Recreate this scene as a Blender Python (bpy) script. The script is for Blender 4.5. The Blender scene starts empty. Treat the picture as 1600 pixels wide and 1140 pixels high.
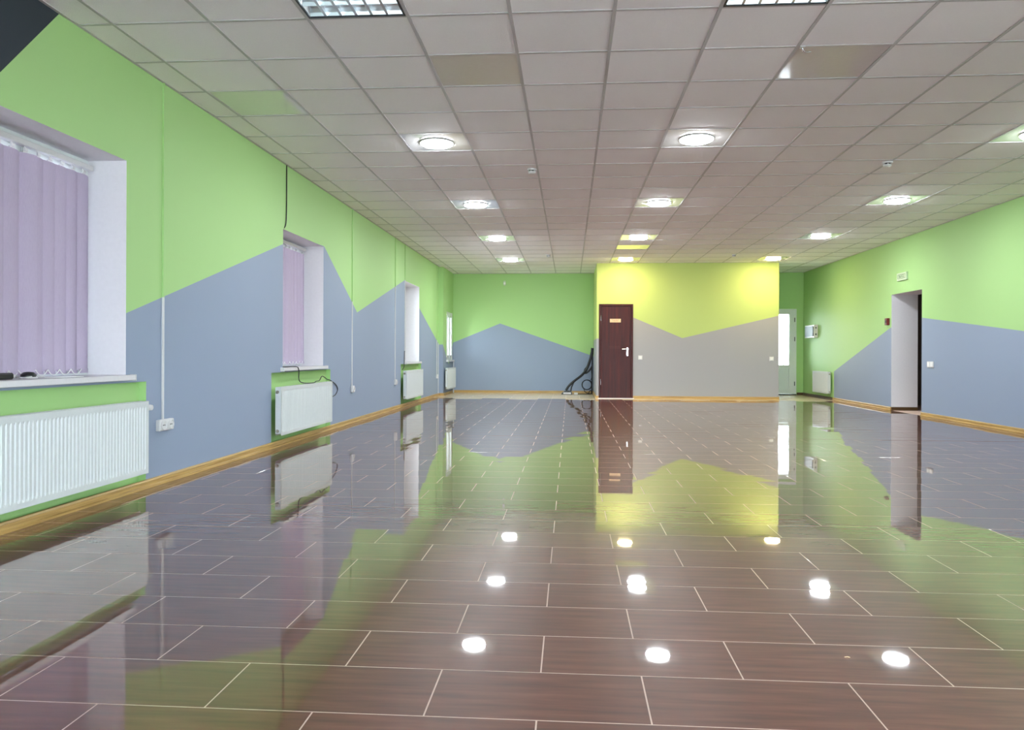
import bpy, math, random
from mathutils import Matrix, Vector
random.seed(7)
scene = bpy.context.scene
COL = scene.collection

# ------------------------------------------------------------------ camera
F, YAW, ROLL, PX, PY = 1206.5387, 0.0724, 0.0039, 802.966, 552.8
EYE = Vector((0, 0, 0.951))
fw = Vector((-math.sin(YAW), math.cos(YAW), 0)); rt0 = Vector((math.cos(YAW), math.sin(YAW), 0)); up0 = rt0.cross(fw)
rt = math.cos(ROLL) * rt0 + math.sin(ROLL) * up0; upv = -math.sin(ROLL) * rt0 + math.cos(ROLL) * up0
cd = bpy.data.cameras.new('camera'); cam = bpy.data.objects.new('camera', cd); COL.objects.link(cam)
cd.sensor_width = 36; cd.lens = F / 1600 * 36
cd.shift_x = -(PX - 800) / 1600; cd.shift_y = (PY - 570) / 1600; cd.clip_start = 0.02
m = Matrix.Identity(4)
for i, v in enumerate((rt, upv, -fw)):
    for j in range(3): m[j][i] = v[j]
m.translation = EYE; cam.matrix_world = m; scene.camera = cam
def project(p):
    d = Vector(p) - EYE; z = d.dot(fw)
    if z < 0.1: return None
    return PX + F * d.dot(rt) / z, PY - F * d.dot(upv) / z

# ------------------------------------------------------------------ world, exposure
w = bpy.data.worlds.new('overcast_sky'); scene.world = w; w.use_nodes = True
bg = w.node_tree.nodes['Background']; bg.inputs[0].default_value = (0.84, 0.92, 1.0, 1); bg.inputs[1].default_value = 11.5
vs = scene.view_settings; vs.view_transform = 'Standard'; vs.look = 'None'; vs.gamma = 1; vs.use_curve_mapping = False
vs.exposure = 0.72
scene.cycles.max_bounces = 14; scene.cycles.diffuse_bounces = 8
LED = 130.0          # emission of the round ceiling panels
COOL = (0.90, 0.96, 1.0); WARM = (1.0, 0.78, 0.42)

# ------------------------------------------------------------------ dimensions
CZ = 2.9157; XL = -2.966; XR = 5.548; YB = 18.85; YP = 16.75; YN = -3.0
XS = XL + 0.096; YS = 17.35           # the left wall steps inwards near the back corner
PX0, PX1 = 0.575, 4.42                # partition block
TP = 0.597; TX0, TY0 = 0.2465, 4.4424 # ceiling grid

# ------------------------------------------------------------------ materials
def lin(c): return tuple(((v / 255) / 12.92 if v / 255 <= 0.04045 else ((v / 255 + 0.055) / 1.055) ** 2.4) for v in c) + (1,)
class NT:
    def __init__(s, name):
        s.m = bpy.data.materials.new(name); s.m.use_nodes = True; s.t = s.m.node_tree
        s.b = s.t.nodes['Principled BSDF']; s.out = s.t.nodes['Material Output']
    def n(s, kind, **kw):
        x = s.t.nodes.new(kind)
        for k, v in kw.items(): setattr(x, k, v)
        return x
    def l(s, a, b): s.t.links.new(a, b)
    def math(s, op, a, b=None, c=None):
        x = s.n('ShaderNodeMath', operation=op)
        for i, v in enumerate((a, b, c)):
            if v is None: continue
            if isinstance(v, (int, float)): x.inputs[i].default_value = v
            else: s.l(v, x.inputs[i])
        return x.outputs[0]
    def pos(s):
        g = s.n('ShaderNodeNewGeometry'); q = s.n('ShaderNodeSeparateXYZ'); s.l(g.outputs['Position'], q.inputs[0]); return g.outputs['Position'], q.outputs
    def noise(s, scale, detail=2, vec=None, stretch=None):
        x = s.n('ShaderNodeTexNoise'); x.inputs['Scale'].default_value = scale; x.inputs['Detail'].default_value = detail
        if vec is None: vec = s.pos()[0]
        if stretch:
            mp = s.n('ShaderNodeMapping'); mp.inputs['Scale'].default_value = stretch; s.l(vec, mp.inputs[0]); vec = mp.outputs[0]
        s.l(vec, x.inputs['Vector']); return x.outputs[0]
    def mix(s, f, a, b, mode='MIX'):
        x = s.n('ShaderNodeMix', data_type='RGBA', blend_type=mode)
        for i, v in ((0, f), (6, a), (7, b)):
            if isinstance(v, (int, float, tuple)): x.inputs[i].default_value = v
            else: s.l(v, x.inputs[i])
        return x.outputs[2]
    def bump(s, h, strength, dist):
        x = s.n('ShaderNodeBump'); x.inputs['Strength'].default_value = strength; x.inputs['Distance'].default_value = dist
        s.l(h, x.inputs['Height']); s.l(x.outputs[0], s.b.inputs['Normal'])
    def ramp(s, f, stops):
        x = s.n('ShaderNodeValToRGB'); e = x.color_ramp.elements
        while len(e) < len(stops): e.new(0.5)
        for q, (p, c) in zip(e, stops): q.position = p; q.color = c
        s.l(f, x.inputs[0]); return x.outputs[0]
MATS = {}
def plain(name, rgb, rough=0.5, metal=0.0, spec=None, coat=0.0, noise=0.04):
    t = NT(name); t.b.inputs['Roughness'].default_value = rough; t.b.inputs['Metallic'].default_value = metal
    if spec is not None: t.b.inputs['Specular IOR Level'].default_value = spec
    if coat: t.b.inputs['Coat Weight'].default_value = coat; t.b.inputs['Coat Roughness'].default_value = 0.05
    c = lin(rgb); k = t.noise(35, 2)
    d = tuple(v * (1 - 2 * noise) for v in c[:3]) + (1,)
    t.l(t.mix(k, c, d), t.b.inputs['Base Color']); MATS[name] = t.m; return t.m
GREEN = lin((164, 203, 134)); GREY = lin((140, 153, 175)); NAVY = lin((44, 52, 62))
def paint(name, pts, axis, navy=False, green=None, grey=None):
    """wall paint: grey-blue below a zigzag line z = h(axis), lime green above"""
    GREEN_, GREY_ = green or GREEN, grey or GREY
    t = NT(name); P, xyz = t.pos(); c = GREEN_
    if pts:
        u = xyz[axis]; h = None
        for (a, ha), (b, hb) in zip(pts, pts[1:]):
            r = t.n('ShaderNodeMapRange', clamp=True); t.l(u, r.inputs[0])
            r.inputs[1].default_value = a; r.inputs[2].default_value = b; r.inputs[3].default_value = 0; r.inputs[4].default_value = hb - ha
            h = t.math('ADD', r.outputs[0], pts[0][1] if h is None else h)
        c = t.mix(t.math('LESS_THAN', xyz[2], h), GREEN_, GREY_)
    if navy:
        line = t.math('MULTIPLY_ADD', xyz[1], 1.0968, 2.406 - 3.817 * 1.0968)
        line = t.math('MAXIMUM', line, 1.3)
        c = t.mix(t.math('GREATER_THAN', xyz[2], line), c, NAVY)
    k = t.noise(1.3, 3); c2 = t.mix(t.math('MULTIPLY', k, 0.10), c, (1, 1, 1, 1), 'MULTIPLY')
    t.l(c2, t.b.inputs['Base Color']); t.b.inputs['Roughness'].default_value = 0.6; t.b.inputs['Specular IOR Level'].default_value = 0.3
    t.bump(t.noise(170, 3, stretch=(1, 1, 0.5)), 0.12, 0.002); MATS[name] = t.m; return t.m
paint('green_paint', None, 0)
paint('left_wall_paint', [(-3, 1.2), (1.5, 0.75), (3.5, 0.764), (7.8, 2.08), (8.3, 2.225), (9.14, 2.243), (10.597, 1.522), (13.7, 2.27), (13.76, 2.27), (15.044, 1.852), (17.35, 1.16), (17.86, 0.867), (18.2, 0.7), (18.85, 1.24)], 1, True)
paint('right_wall_paint', [(4, 0.63), (9.888, 1.256), (12.65, 1.551), (13.85, 1.43), (16.705, 0.611), (16.71, -1.0)], 1)
paint('partition_warm_lit_paint', [(0.4, 1.29), (0.9, 1.29), (1.2, 1.81), (1.363, 1.743), (2.398, 1.305), (4.42, 1.785)], 0, False, lin((182, 202, 122)), lin((160, 160, 163)))  # warm lamp light is mixed into both partition colours
paint('back_wall_paint', [(-2.87, 1.225), (-1.711, 1.697), (0.57, 0.905), (0.9, 0.905), (0.91, -1.0)], 0)
plain('plaster', (224, 222, 226), 0.7); plain('white_plastic', (212, 212, 212), 0.35); plain('radiator_enamel', (206, 211, 212), 0.3)
plain('sill_white', (218, 216, 220), 0.25); plain('grout', (206, 180, 166), 0.6); plain('t_bar_white', (190, 187, 189), 0.5)
plain('ceiling_void', (70, 68, 66), 0.9); plain('dark_frame', (28, 34, 42), 0.4); plain('black_plastic', (16, 18, 22), 0.35)
plain('cable_black', (18, 20, 24), 0.5); plain('chrome', (205, 205, 208), 0.18, 1.0); plain('mirror_louvre', (225, 235, 240), 0.28, 1.0)
plain('red_plastic', (104, 24, 28), 0.35); plain('sign_cream', (238, 205, 160), 0.4); plain('sign_brown', (90, 45, 30), 0.5); plain('sign_green', (60, 110, 70), 0.4)
plain('sign_pale', (196, 214, 184), 0.4); plain('panel_smoke', (62, 92, 84), 0.5); plain('pale_paving', (208, 206, 202), 0.9); plain('dim_room', (120, 112, 104), 0.8)
plain('brass_valve', (170, 165, 150), 0.3, 0.8); plain('grey_rubber', (70, 74, 78), 0.6); plain('beige_tile', (214, 198, 168), 0.15, noise=0.06)
plain('skirting_dark', (84, 62, 34), 0.4); plain('pvc_white', (222, 228, 226), 0.3); plain('paper', (236, 236, 236), 0.7)
plain('glossy_tile', (222, 219, 217), 0.07, spec=0.9, coat=0.7)
def mk():
    # brown floor tile: streaks run along the long side
    t = NT('brown_tile'); P, xyz = t.pos()
    k = t.noise(5, 5, P, (0.7, 7, 1)); k2 = t.noise(1.0, 3, P, (0.6, 1, 1)); oi = t.n('ShaderNodeObjectInfo')
    c = t.ramp(k, [(0.28, lin((76, 40, 31))), (0.52, lin((104, 58, 44))), (0.75, lin((124, 76, 59)))])
    c = t.mix(t.math('MULTIPLY', oi.outputs['Random'], 0.18), c, lin((66, 44, 38)))
    c = t.mix(t.math('MULTIPLY', k2, 0.25), c, lin((120, 86, 70)))
    t.l(c, t.b.inputs['Base Color']); t.b.inputs['IOR'].default_value = 1.55
    t.b.inputs['Roughness'].default_value = 0.4; t.b.inputs['Specular IOR Level'].default_value = 0.12; t.b.inputs['Coat Weight'].default_value = 1.0; t.b.inputs['Coat Roughness'].default_value = 0.022; t.b.inputs['Coat IOR'].default_value = 1.7
    bb = t.noise(3.5, 2, P, (1, 2, 1)); x = t.n('ShaderNodeBump'); x.inputs['Strength'].default_value = 0.1; x.inputs['Distance'].default_value = 0.0012
    t.l(bb, x.inputs['Height'])
    wn = t.n('ShaderNodeTexWhiteNoise', noise_dimensions='1D'); t.l(oi.outputs['Random'], wn.inputs['W'])      # every laid tile sits a hair out of level
    sb = t.n('ShaderNodeVectorMath', operation='MULTIPLY_ADD'); t.l(wn.outputs['Color'], sb.inputs[0]); sb.inputs[1].default_value = (0.003, 0.007, 0); sb.inputs[2].default_value = (-0.0015, -0.0035, 0)
    ad = t.n('ShaderNodeVectorMath', operation='ADD'); t.l(x.outputs[0], ad.inputs[0]); t.l(sb.outputs[0], ad.inputs[1])
    no = t.n('ShaderNodeVectorMath', operation='NORMALIZE'); t.l(ad.outputs[0], no.inputs[0])
    t.l(no.outputs[0], t.b.inputs['Normal']); t.l(no.outputs[0], t.b.inputs['Coat Normal']); MATS['brown_tile'] = t.m
    # mineral fibre ceiling tile
    t = NT('ceiling_tile'); oi = t.n('ShaderNodeObjectInfo'); k = t.noise(160, 3); k2 = t.noise(60, 2)
    c = t.mix(t.math('MULTIPLY', k2, 0.35), lin((246, 243, 245)), lin((234, 230, 232)))
    c = t.mix(t.math('MULTIPLY', oi.outputs['Random'], 0.22), c, lin((224, 220, 222)))
    t.l(c, t.b.inputs['Base Color']); t.b.inputs['Roughness'].default_value = 0.85; t.bump(k, 0.5, 0.003); MATS['ceiling_tile'] = t.m
    # blind fabric
    t = NT('lilac_fabric'); k = t.noise(220, 2, None, (1, 1, 0.15)); c = t.mix(k, lin((192, 180, 202)), lin((178, 164, 190)))
    t.l(c, t.b.inputs['Base Color']); t.b.inputs['Roughness'].default_value = 0.8
    tr = t.n('ShaderNodeBsdfTranslucent'); t.l(c, tr.inputs[0]); mx = t.n('ShaderNodeMixShader'); mx.inputs[0].default_value = 0.05
    t.l(t.b.outputs[0], mx.inputs[1]); t.l(tr.outputs[0], mx.inputs[2]); t.l(mx.outputs[0], t.out.inputs[0]); MATS['lilac_fabric'] = t.m
    # mahogany veneer, vertical grain
    t = NT('mahogany'); P, _ = t.pos(); k = t.noise(9, 5, P, (3.2, 3.2, 0.16)); k2 = t.noise(2.2, 2, P, (2.5, 2.5, 0.5))
    c = t.ramp(k, [(0.3, lin((40, 9, 7))), (0.55, lin((66, 17, 12))), (0.75, lin((92, 32, 18)))])
    c = t.mix(t.math('MULTIPLY', k2, 0.4), c, lin((60, 12, 10)))
    t.l(c, t.b.inputs['Base Color']); t.b.inputs['Roughness'].default_value = 0.42; t.b.inputs['Specular IOR Level'].default_value = 0.25; MATS['mahogany'] = t.m
    # wood coloured skirting
    t = NT('skirting_oak'); P, _ = t.pos(); k = t.noise(6, 4, P, (0.5, 0.5, 14))
    c = t.ramp(k, [(0.3, lin((158, 124, 68))), (0.7, lin((196, 162, 100)))])
    t.l(c, t.b.inputs['Base Color']); t.b.inputs['Roughness'].default_value = 0.35; MATS['skirting_oak'] = t.m
    # thin window glass
    t = NT('glass'); fr = t.n('ShaderNodeFresnel'); fr.inputs[0].default_value = 1.45
    a = t.n('ShaderNodeBsdfTransparent'); a.inputs[0].default_value = (0.95, 0.97, 0.97, 1); g = t.n('ShaderNodeBsdfGlossy'); g.inputs['Roughness'].default_value = 0.02
    mx = t.n('ShaderNodeMixShader'); t.l(fr.outputs[0], mx.inputs[0]); t.l(a.outputs[0], mx.inputs[1]); t.l(g.outputs[0], mx.inputs[2]); t.l(mx.outputs[0], t.out.inputs[0]); MATS['glass'] = t.m
    for nm, col, st in (('led_4', COOL, LED * 0.85), ('led_9', COOL, LED), ('led_14', COOL, LED * 1.2), ('led_19', COOL, LED * 1.5), ('led_warm', WARM, LED * 0.75), ('tube_daylight_glow', (0.85, 0.95, 1), 5.0)):
        t = NT(nm); t.b.inputs['Base Color'].default_value = (0.9, 0.9, 0.9, 1)
        t.b.inputs['Emission Color'].default_value = col + (1,); t.b.inputs['Emission Strength'].default_value = st; MATS[nm] = t.m
mk()

# ------------------------------------------------------------------ mesh helpers
class MB:
    def __init__(s): s.v = []; s.f = []; s.mi = []; s.sm = []
    def add(s, vs, fs, mi=0, smooth=False):
        o = len(s.v); s.v += [tuple(v) for v in vs]
        for f in fs: s.f.append(tuple(o + i for i in f)); s.mi.append(mi); s.sm.append(smooth)
        return s
    def quad(s, a, b, c, d, mi=0): return s.add([a, b, c, d], [(0, 1, 2, 3)], mi)
    def box(s, x0, x1, y0, y1, z0, z1, mi=0):
        return s.add([(x, y, z) for z in (z0, z1) for y in (y0, y1) for x in (x0, x1)],
                     [(0, 2, 3, 1), (4, 5, 7, 6), (0, 1, 5, 4), (2, 6, 7, 3), (0, 4, 6, 2), (1, 3, 7, 5)], mi)
    def bbox(s, x0, x1, y0, y1, z0, z1, b, mi=0):
        """box with chamfered edges"""
        X, Y, Z = (x0, x1), (y0, y1), (z0, z1); V = []; idx = {}
        for i in (0, 1):
            for j in (0, 1):
                for k in (0, 1):
                    sx, sy, sz = (1 - 2 * i) * b, (1 - 2 * j) * b, (1 - 2 * k) * b
                    for a, p in enumerate(((X[i], Y[j] + sy, Z[k] + sz), (X[i] + sx, Y[j], Z[k] + sz), (X[i] + sx, Y[j] + sy, Z[k]))):
                        idx[i, j, k, a] = len(V); V.append(p)
        Fs = []
        cyc = ((0, 0), (1, 0), (1, 1), (0, 1))
        for i in (0, 1):
            Fs.append([idx[i, j, k, 0] for j, k in cyc]); Fs.append([idx[j, i, k, 1] for j, k in cyc]); Fs.append([idx[j, k, i, 2] for j, k in cyc])
        for p in (0, 1):
            for q in (0, 1):
                Fs.append([idx[0, p, q, 1], idx[1, p, q, 1], idx[1, p, q, 2], idx[0, p, q, 2]])
                Fs.append([idx[p, 0, q, 0], idx[p, 1, q, 0], idx[p, 1, q, 2], idx[p, 0, q, 2]])
                Fs.append([idx[p, q, 0, 0], idx[p, q, 1, 0], idx[p, q, 1, 1], idx[p, q, 0, 1]])
        for i in (0, 1):
            for j in (0, 1):
                for k in (0, 1): Fs.append([idx[i, j, k, 0], idx[i, j, k, 1], idx[i, j, k, 2]])
        c = Vector(((x0 + x1) / 2, (y0 + y1) / 2, (z0 + z1) / 2)); out = []
        for fc in Fs:
            a, bb, cc = (Vector(V[i]) for i in fc[:3]); n = (bb - a).cross(cc - a); mid = sum((Vector(V[i]) for i in fc), Vector()) / len(fc)
            out.append(fc if n.dot(mid - c) > 0 else fc[::-1])
        return s.add(V, out, mi)
    def tube(s, pts, r, seg=8, mi=0, caps=True):
        pts = [Vector(p) for p in pts]; n = len(pts); rs = r if isinstance(r, (list, tuple)) else [r] * n
        T = [(pts[min(i + 1, n - 1)] - pts[max(i - 1, 0)]).normalized() for i in range(n)]
        ref = Vector((0, 0, 1)) if abs(T[0].z) < 0.9 else Vector((1, 0, 0)); U = T[0].cross(ref).normalized(); V = []
        for i in range(n):
            U = (U - T[i] * U.dot(T[i])).normalized(); W = T[i].cross(U)
            for k in range(seg):
                a = 2 * math.pi * k / seg; V.append(pts[i] + rs[i] * (math.cos(a) * U + math.sin(a) * W))
        Fs = [(i * seg + k, i * seg + (k + 1) % seg, (i + 1) * seg + (k + 1) % seg, (i + 1) * seg + k) for i in range(n - 1) for k in range(seg)]
        s.add(V, Fs, mi, True)
        if caps: s.add(V[:seg], [tuple(range(seg))[::-1]], mi); s.add(V[-seg:], [tuple(range(seg))], mi)
        return s
    def lathe(s, prof, c, axis='z', seg=24, mi=0):
        """prof: list of (radius, height along axis)"""
        V = []
        for r, h in prof:
            for k in range(seg):
                a = 2 * math.pi * k / seg; p = (r * math.cos(a), r * math.sin(a), h)
                p = {'z': p, 'x': (p[2], p[0], p[1]), 'y': (p[1], p[2], p[0])}[axis]
                V.append((c[0] + p[0], c[1] + p[1], c[2] + p[2]))
        n = len(prof)
        s.add(V, [(i * seg + k, i * seg + (k + 1) % seg, (i + 1) * seg + (k + 1) % seg, (i + 1) * seg + k) for i in range(n - 1) for k in range(seg)], mi, True)
        s.add(V[:seg], [tuple(range(seg))[::-1]], mi); s.add(V[-seg:], [tuple(range(seg))], mi); return s
    def extrude(s, prof, a, b, place, mi=0):
        """closed 2D profile carried from a to b; place(u, v, t) -> point"""
        n = len(prof); V = [place(u, v, a) for u, v in prof] + [place(u, v, b) for u, v in prof]
        s.add(V, [(i, (i + 1) % n, n + (i + 1) % n, n + i) for i in range(n)] + [tuple(range(n))[::-1], tuple(range(n, 2 * n))], mi); return s
    def mesh(s, name, mats):
        me = bpy.data.meshes.new(name); me.from_pydata(s.v, [], s.f)
        for mm in ([mats] if isinstance(mats, str) else mats): me.materials.append(MATS[mm])
        me.polygons.foreach_set('material_index', s.mi); me.polygons.foreach_set('use_smooth', s.sm); me.update(); return me
    def build(s, name, mats, parent=None, **kw): return link(name, s.mesh(name, mats), parent, **kw)
def link(name, data, parent=None, label=None, cat=None, group=None, kind=None, loc=None):
    o = bpy.data.objects.new(name, data); COL.objects.link(o)
    if parent is not None: o.parent = parent
    if loc is not None: o.location = loc
    tag(o, label, cat, group, kind); return o
def tag(o, label=None, cat=None, group=None, kind=None):
    for k, v in (('label', label), ('category', cat), ('group', group), ('kind', kind)):
        if v: o[k] = v
    return o
def thing(name, label, cat, loc=(0, 0, 0), group=None, kind=None):
    return link(name, None, None, label, cat, group, kind, loc)
def part(name, mats, parent, mb, **kw):
    """mesh given in world coordinates, parented to an unrotated Empty at parent.location"""
    l = parent.location
    mb.v = [(x - l[0], y - l[1], z - l[2]) for x, y, z in mb.v]
    return mb.build(name, mats, parent, **kw)
def sub(name, mats, parent, mb):
    l = parent.parent.location if parent.parent else parent.location
    mb.v = [(x - l[0], y - l[1], z - l[2]) for x, y, z in mb.v]
    return mb.build(name, mats, parent)
def copy_tree(o, parent=None):
    c = o.copy(); COL.objects.link(c); c.parent = parent
    for ch in o.children: copy_tree(ch, c)
    return c
def smooth_path(pts, n=6):
    P = [Vector(p) for p in pts]; P = [2 * P[0] - P[1]] + P + [2 * P[-1] - P[-2]]; out = []
    for i in range(1, len(P) - 2):
        for k in range(n):
            t = k / n; a, b, c, d = P[i - 1:i + 3]
            out.append(0.5 * ((2 * b) + (c - a) * t + (2 * a - 5 * b + 4 * c - d) * t * t + (3 * b - a - 3 * c + d) * t ** 3))
    return out + [P[-2]]

# ------------------------------------------------------------------ floor
floor = MB().box(XL - 0.4, XR + 2.4, YN - 0.2, YB + 0.3, -0.12, -0.0001).build('floor', 'grout', kind='structure', label='brown glossy tiled floor with pale grout lines')
TW, TD, FY0, FX0 = 0.5945, 0.3013, 2.0049, -0.38
G = 0.0045
def tile_mesh(name, w_, d_, mat):
    return MB().bbox(-w_ / 2 + G / 2, w_ / 2 - G / 2, -d_ / 2 + G / 2, d_ / 2 - G / 2, -0.008, 0, 0.0002).mesh(name, mat)
base_tile = tile_mesh('tile', TW, TD, 'brown_tile')
cells = []
r0 = int((YN - FY0) / TD) - 1
for r in range(r0, 57):
    y = FY0 + (r + 0.5) * TD
    if y > YB or y - TD / 2 < YN - 0.3: continue
    off = FX0 if r % 2 == 0 else FX0 + 0.297
    for c in range(-6, 12):
        x0, x1 = off + c * TW, off + (c + 1) * TW
        if x1 < XL + 0.02 or x0 > XR - 0.02: continue
        light = r > 47 or (r == 47 and c % 2 == 0)
        x0c, x1c = max(x0, XL), min(x1, XR); full = x1c - x0c > TW - 1e-4
        cells.append(((x0c + x1c) / 2, y, x1c - x0c, light, full))
def area(x, y, z, w_, d_):
    vis = [project((x + sx * w_ / 2, y + sy * d_ / 2, z)) for sx in (-1, 1) for sy in (-1, 1)]
    if any(v is None for v in vis): return 0
    xs = [min(max(v[0], 0), 1600) for v in vis]; ys = [min(max(v[1], 0), 1140) for v in vis]
    return (max(xs) - min(xs)) * (max(ys) - min(ys))
cells.sort(key=lambda c: -area(c[0], c[1], 0, c[2], TD))
rest = {True: MB(), False: MB()}; nobj = 0
for (x, y, w_, light, full) in cells:
    rx, ry = random.uniform(-0.0006, 0.0006), random.uniform(-0.0003, 0.0003)
    if y > 9: rx, ry = rx * 7, ry * 3
    if nobj < 300 and not light:
        o = link('tile', base_tile if full else tile_mesh('tile', w_, TD, 'brown_tile'), floor, loc=(x, y, 0.0001 if y < 9 else 0.0009)); o.rotation_euler = (rx, ry, 0); nobj += 1
    else:
        mb = MB().bbox(-w_ / 2 + G / 2, w_ / 2 - G / 2, -TD / 2 + G / 2, TD / 2 - G / 2, -0.008, 0, 0.0002)
        rest[light].add([(x + a, y + b, c + b * rx - a * ry + (0.0001 if y < 9 else 0.0009)) for a, b, c in mb.v], mb.f)
rest[False].build('distant_tiles', 'brown_tile', floor, kind='stuff', label='far rows of brown floor tiles')
rest[True].build('border_tiles', 'beige_tile', floor, kind='stuff', label='pale beige tiles along the far wall')

# ------------------------------------------------------------------ ceiling
ceil = MB().box(XL - 0.4, XR + 0.4, YN - 0.2, YB + 0.3, CZ + 0.16, CZ + 0.3).build('ceiling', 'ceiling_void', kind='structure', label='suspended ceiling of square tiles in a metal grid')
LIGHTS = [(c, r) for r in (4, 9, 14, 19) for c in (-3, 1, 6)]
FIX = [(-3, -1), (1, -1), (6, -1), (-3, -6), (1, -6), (6, -6)]
GLOSSY = {(-2, 1), (2, 1), (-5, 2), (1, 16)} | set(LIGHTS)
def cell_rect(c, r):
    return (max(TX0 + c * TP, XL), min(TX0 + (c + 1) * TP, XR), max(TY0 + r * TP, YN), min(TY0 + (r + 1) * TP, YB))
def ctile(w_, d_, mat): return MB().bbox(-w_ / 2 + 0.002, w_ / 2 - 0.002, -d_ / 2 + 0.002, d_ / 2 - 0.002, 0.003, 0.017, 0.0015).mesh('tile', mat)
shared = {mt: ctile(TP, TP, mt) for mt in ('ceiling_tile', 'glossy_tile')}
cl = []
for r in range(-13, 25):
    for c in range(-6, 9):
        x0, x1, y0, y1 = cell_rect(c, r)
        if x1 - x0 < 0.03 or y1 - y0 < 0.03 or (c, r) in FIX: continue
        if y0 > YP and x0 > PX0 and x1 < PX1: continue
        cl.append((area((x0 + x1) / 2, (y0 + y1) / 2, CZ, x1 - x0, y1 - y0), c, r, x0, x1, y0, y1))
cl.sort(reverse=True); mbr = MB(); n = 0
for a, c, r, x0, x1, y0, y1 in cl:
    w_, d_ = x1 - x0, y1 - y0; mt = 'glossy_tile' if (c, r) in GLOSSY else 'ceiling_tile'
    tx, ty = random.gauss(0, 0.0016), random.gauss(0, 0.0016)
    if n < 300 or mt == 'glossy_tile':
        me = shared[mt] if abs(w_ - TP) < 1e-4 and abs(d_ - TP) < 1e-4 else ctile(w_, d_, mt)
        o = link('tile', me, ceil, loc=((x0 + x1) / 2, (y0 + y1) / 2, CZ)); n += 1
        o.rotation_euler = (tx, ty, 0) if mt == 'ceiling_tile' else (0, 0, 0)
        if mt == 'glossy_tile': o['label'] = 'smooth glossy ceiling panel'
    else:
        mbr.bbox(x0 + 0.002, x1 - 0.002, y0 + 0.002, y1 - 0.002, CZ + 0.003, CZ + 0.017, 0.0015)
mbr.build('distant_tiles', 'ceiling_tile', ceil, kind='stuff', label='far rows of ceiling tiles')
BW = 0.0105
mains = MB().box(-BW, BW, YN, YB, -0.002, 0.0025).box(-0.002, 0.002, YN, YB, 0.0025, 0.035).mesh('grid_bar', 't_bar_white')
cross = MB().box(XL, XR, -BW, BW, -0.001, 0.0025).box(XL, XR, -0.002, 0.002, 0.0025, 0.035).mesh('grid_bar', 't_bar_white')
for c in range(-5, 9): link('grid_bar', mains, ceil, loc=(TX0 + c * TP, 0, CZ))
for r in range(-12, 25):
    if YN + 0.05 < TY0 + r * TP < YB - 0.05: link('grid_bar', cross, ceil, loc=(0, TY0 + r * TP, CZ))
edge = MB()
edge.box(XL, XL + 0.02, YN, YB, CZ - 0.002, CZ + 0.003).box(XR - 0.02, XR, YN, YB, CZ - 0.002, CZ + 0.003).box(XL, PX0, YB - 0.02, YB, CZ - 0.002, CZ + 0.003).box(PX0, PX1, YP - 0.02, YP, CZ - 0.002, CZ + 0.003)
edge.build('edge_trim', 't_bar_white', ceil)

# ------------------------------------------------------------------ walls
WIN = [(3.66, 4.97, 0.80, 2.235), (7.80, 9.115, 0.80, 2.235), (13.75, 15.05, 0.795, 2.26)]   # y0, y1, z0, z1
NIC = [(3.36, 5.22, 0.03, 0.748), (7.50, 9.40, 0.03, 0.752), (13.40, 15.26, 0.03, 0.765)]
XO = XL - 0.46; ND = 0.055
def wall_with_holes(name, paint_mat, x, y0, y1, z0, z1, xo, wins, nics, nd, label):
    """plane x facing the room; xo its outer face; wins cut through, nics are shallow recesses. slots: paint, plaster, green"""
    mb = MB(); ys = sorted({y0, y1} | {v for h in wins + nics for v in h[:2]}); zs = sorted({z0, z1} | {v for h in wins + nics for v in h[2:]})
    inn = lambda hs, a, b: any(h[0] <= a <= h[1] and h[2] <= b <= h[3] for h in hs)
    for a, b in zip(ys, ys[1:]):
        for c, d in zip(zs, zs[1:]):
            my, mz = (a + b) / 2, (c + d) / 2
            if inn(wins, my, mz): continue
            if not inn(nics, my, mz): mb.quad((x, a, c), (x, b, c), (x, b, d), (x, a, d), 0)
            mb.quad((xo, a, c), (xo, a, d), (xo, b, d), (xo, b, c), 1)
    for hs, xe, mi in ((wins, xo, 1), (nics, x + nd * (1 if xo > x else -1), 2)):
        for a, b, c, d in hs:
            mb.quad((x, a, c), (xe, a, c), (xe, a, d), (x, a, d), mi); mb.quad((x, b, c), (x, b, d), (xe, b, d), (xe, b, c), mi)
            mb.quad((x, a, d), (xe, a, d), (xe, b, d), (x, b, d), mi); mb.quad((x, a, c), (x, b, c), (xe, b, c), (xe, a, c), mi)
            if mi == 2: mb.quad((xe, a, c), (xe, b, c), (xe, b, d), (xe, a, d), mi)
    mb.quad((x, y0, z0), (xo, y0, z0), (xo, y0, z1), (x, y0, z1), 0); mb.quad((x, y1, z0), (x, y1, z1), (xo, y1, z1), (xo, y1, z0), 0)
    mb.quad((x, y0, z1), (x, y1, z1), (xo, y1, z1), (xo, y0, z1), 1)
    return mb.build(name, [paint_mat, 'plaster', 'green_paint'], kind='structure', label=label)
ZT = CZ + 0.16
wall_with_holes('wall_left', 'left_wall_paint', XL, YN, YS, 0, ZT, XO, WIN, NIC, ND, 'long green wall with grey-blue zigzag and window openings')
W4 = (17.83, 18.70, 0.80, 1.935)
wall_with_holes('wall_left_step', 'left_wall_paint', XS, YS, YB, 0, ZT, XO, [W4], [], ND, 'short thicker end of the window wall by the far corner')
W_DOOR2 = (4.47, 5.385, 0.0, 2.05)
mb = MB(); x0, x1 = W_DOOR2[:2]
mb.box(XL - 0.46, x0, YB, YB + 0.3, 0, ZT).box(x1, XR + 0.5, YB, YB + 0.3, 0, ZT).box(x0, x1, YB, YB + 0.3, W_DOOR2[3], ZT)
mb.build('wall_back', 'back_wall_paint', kind='structure', label='far green wall with grey-blue mountain shape')
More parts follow.
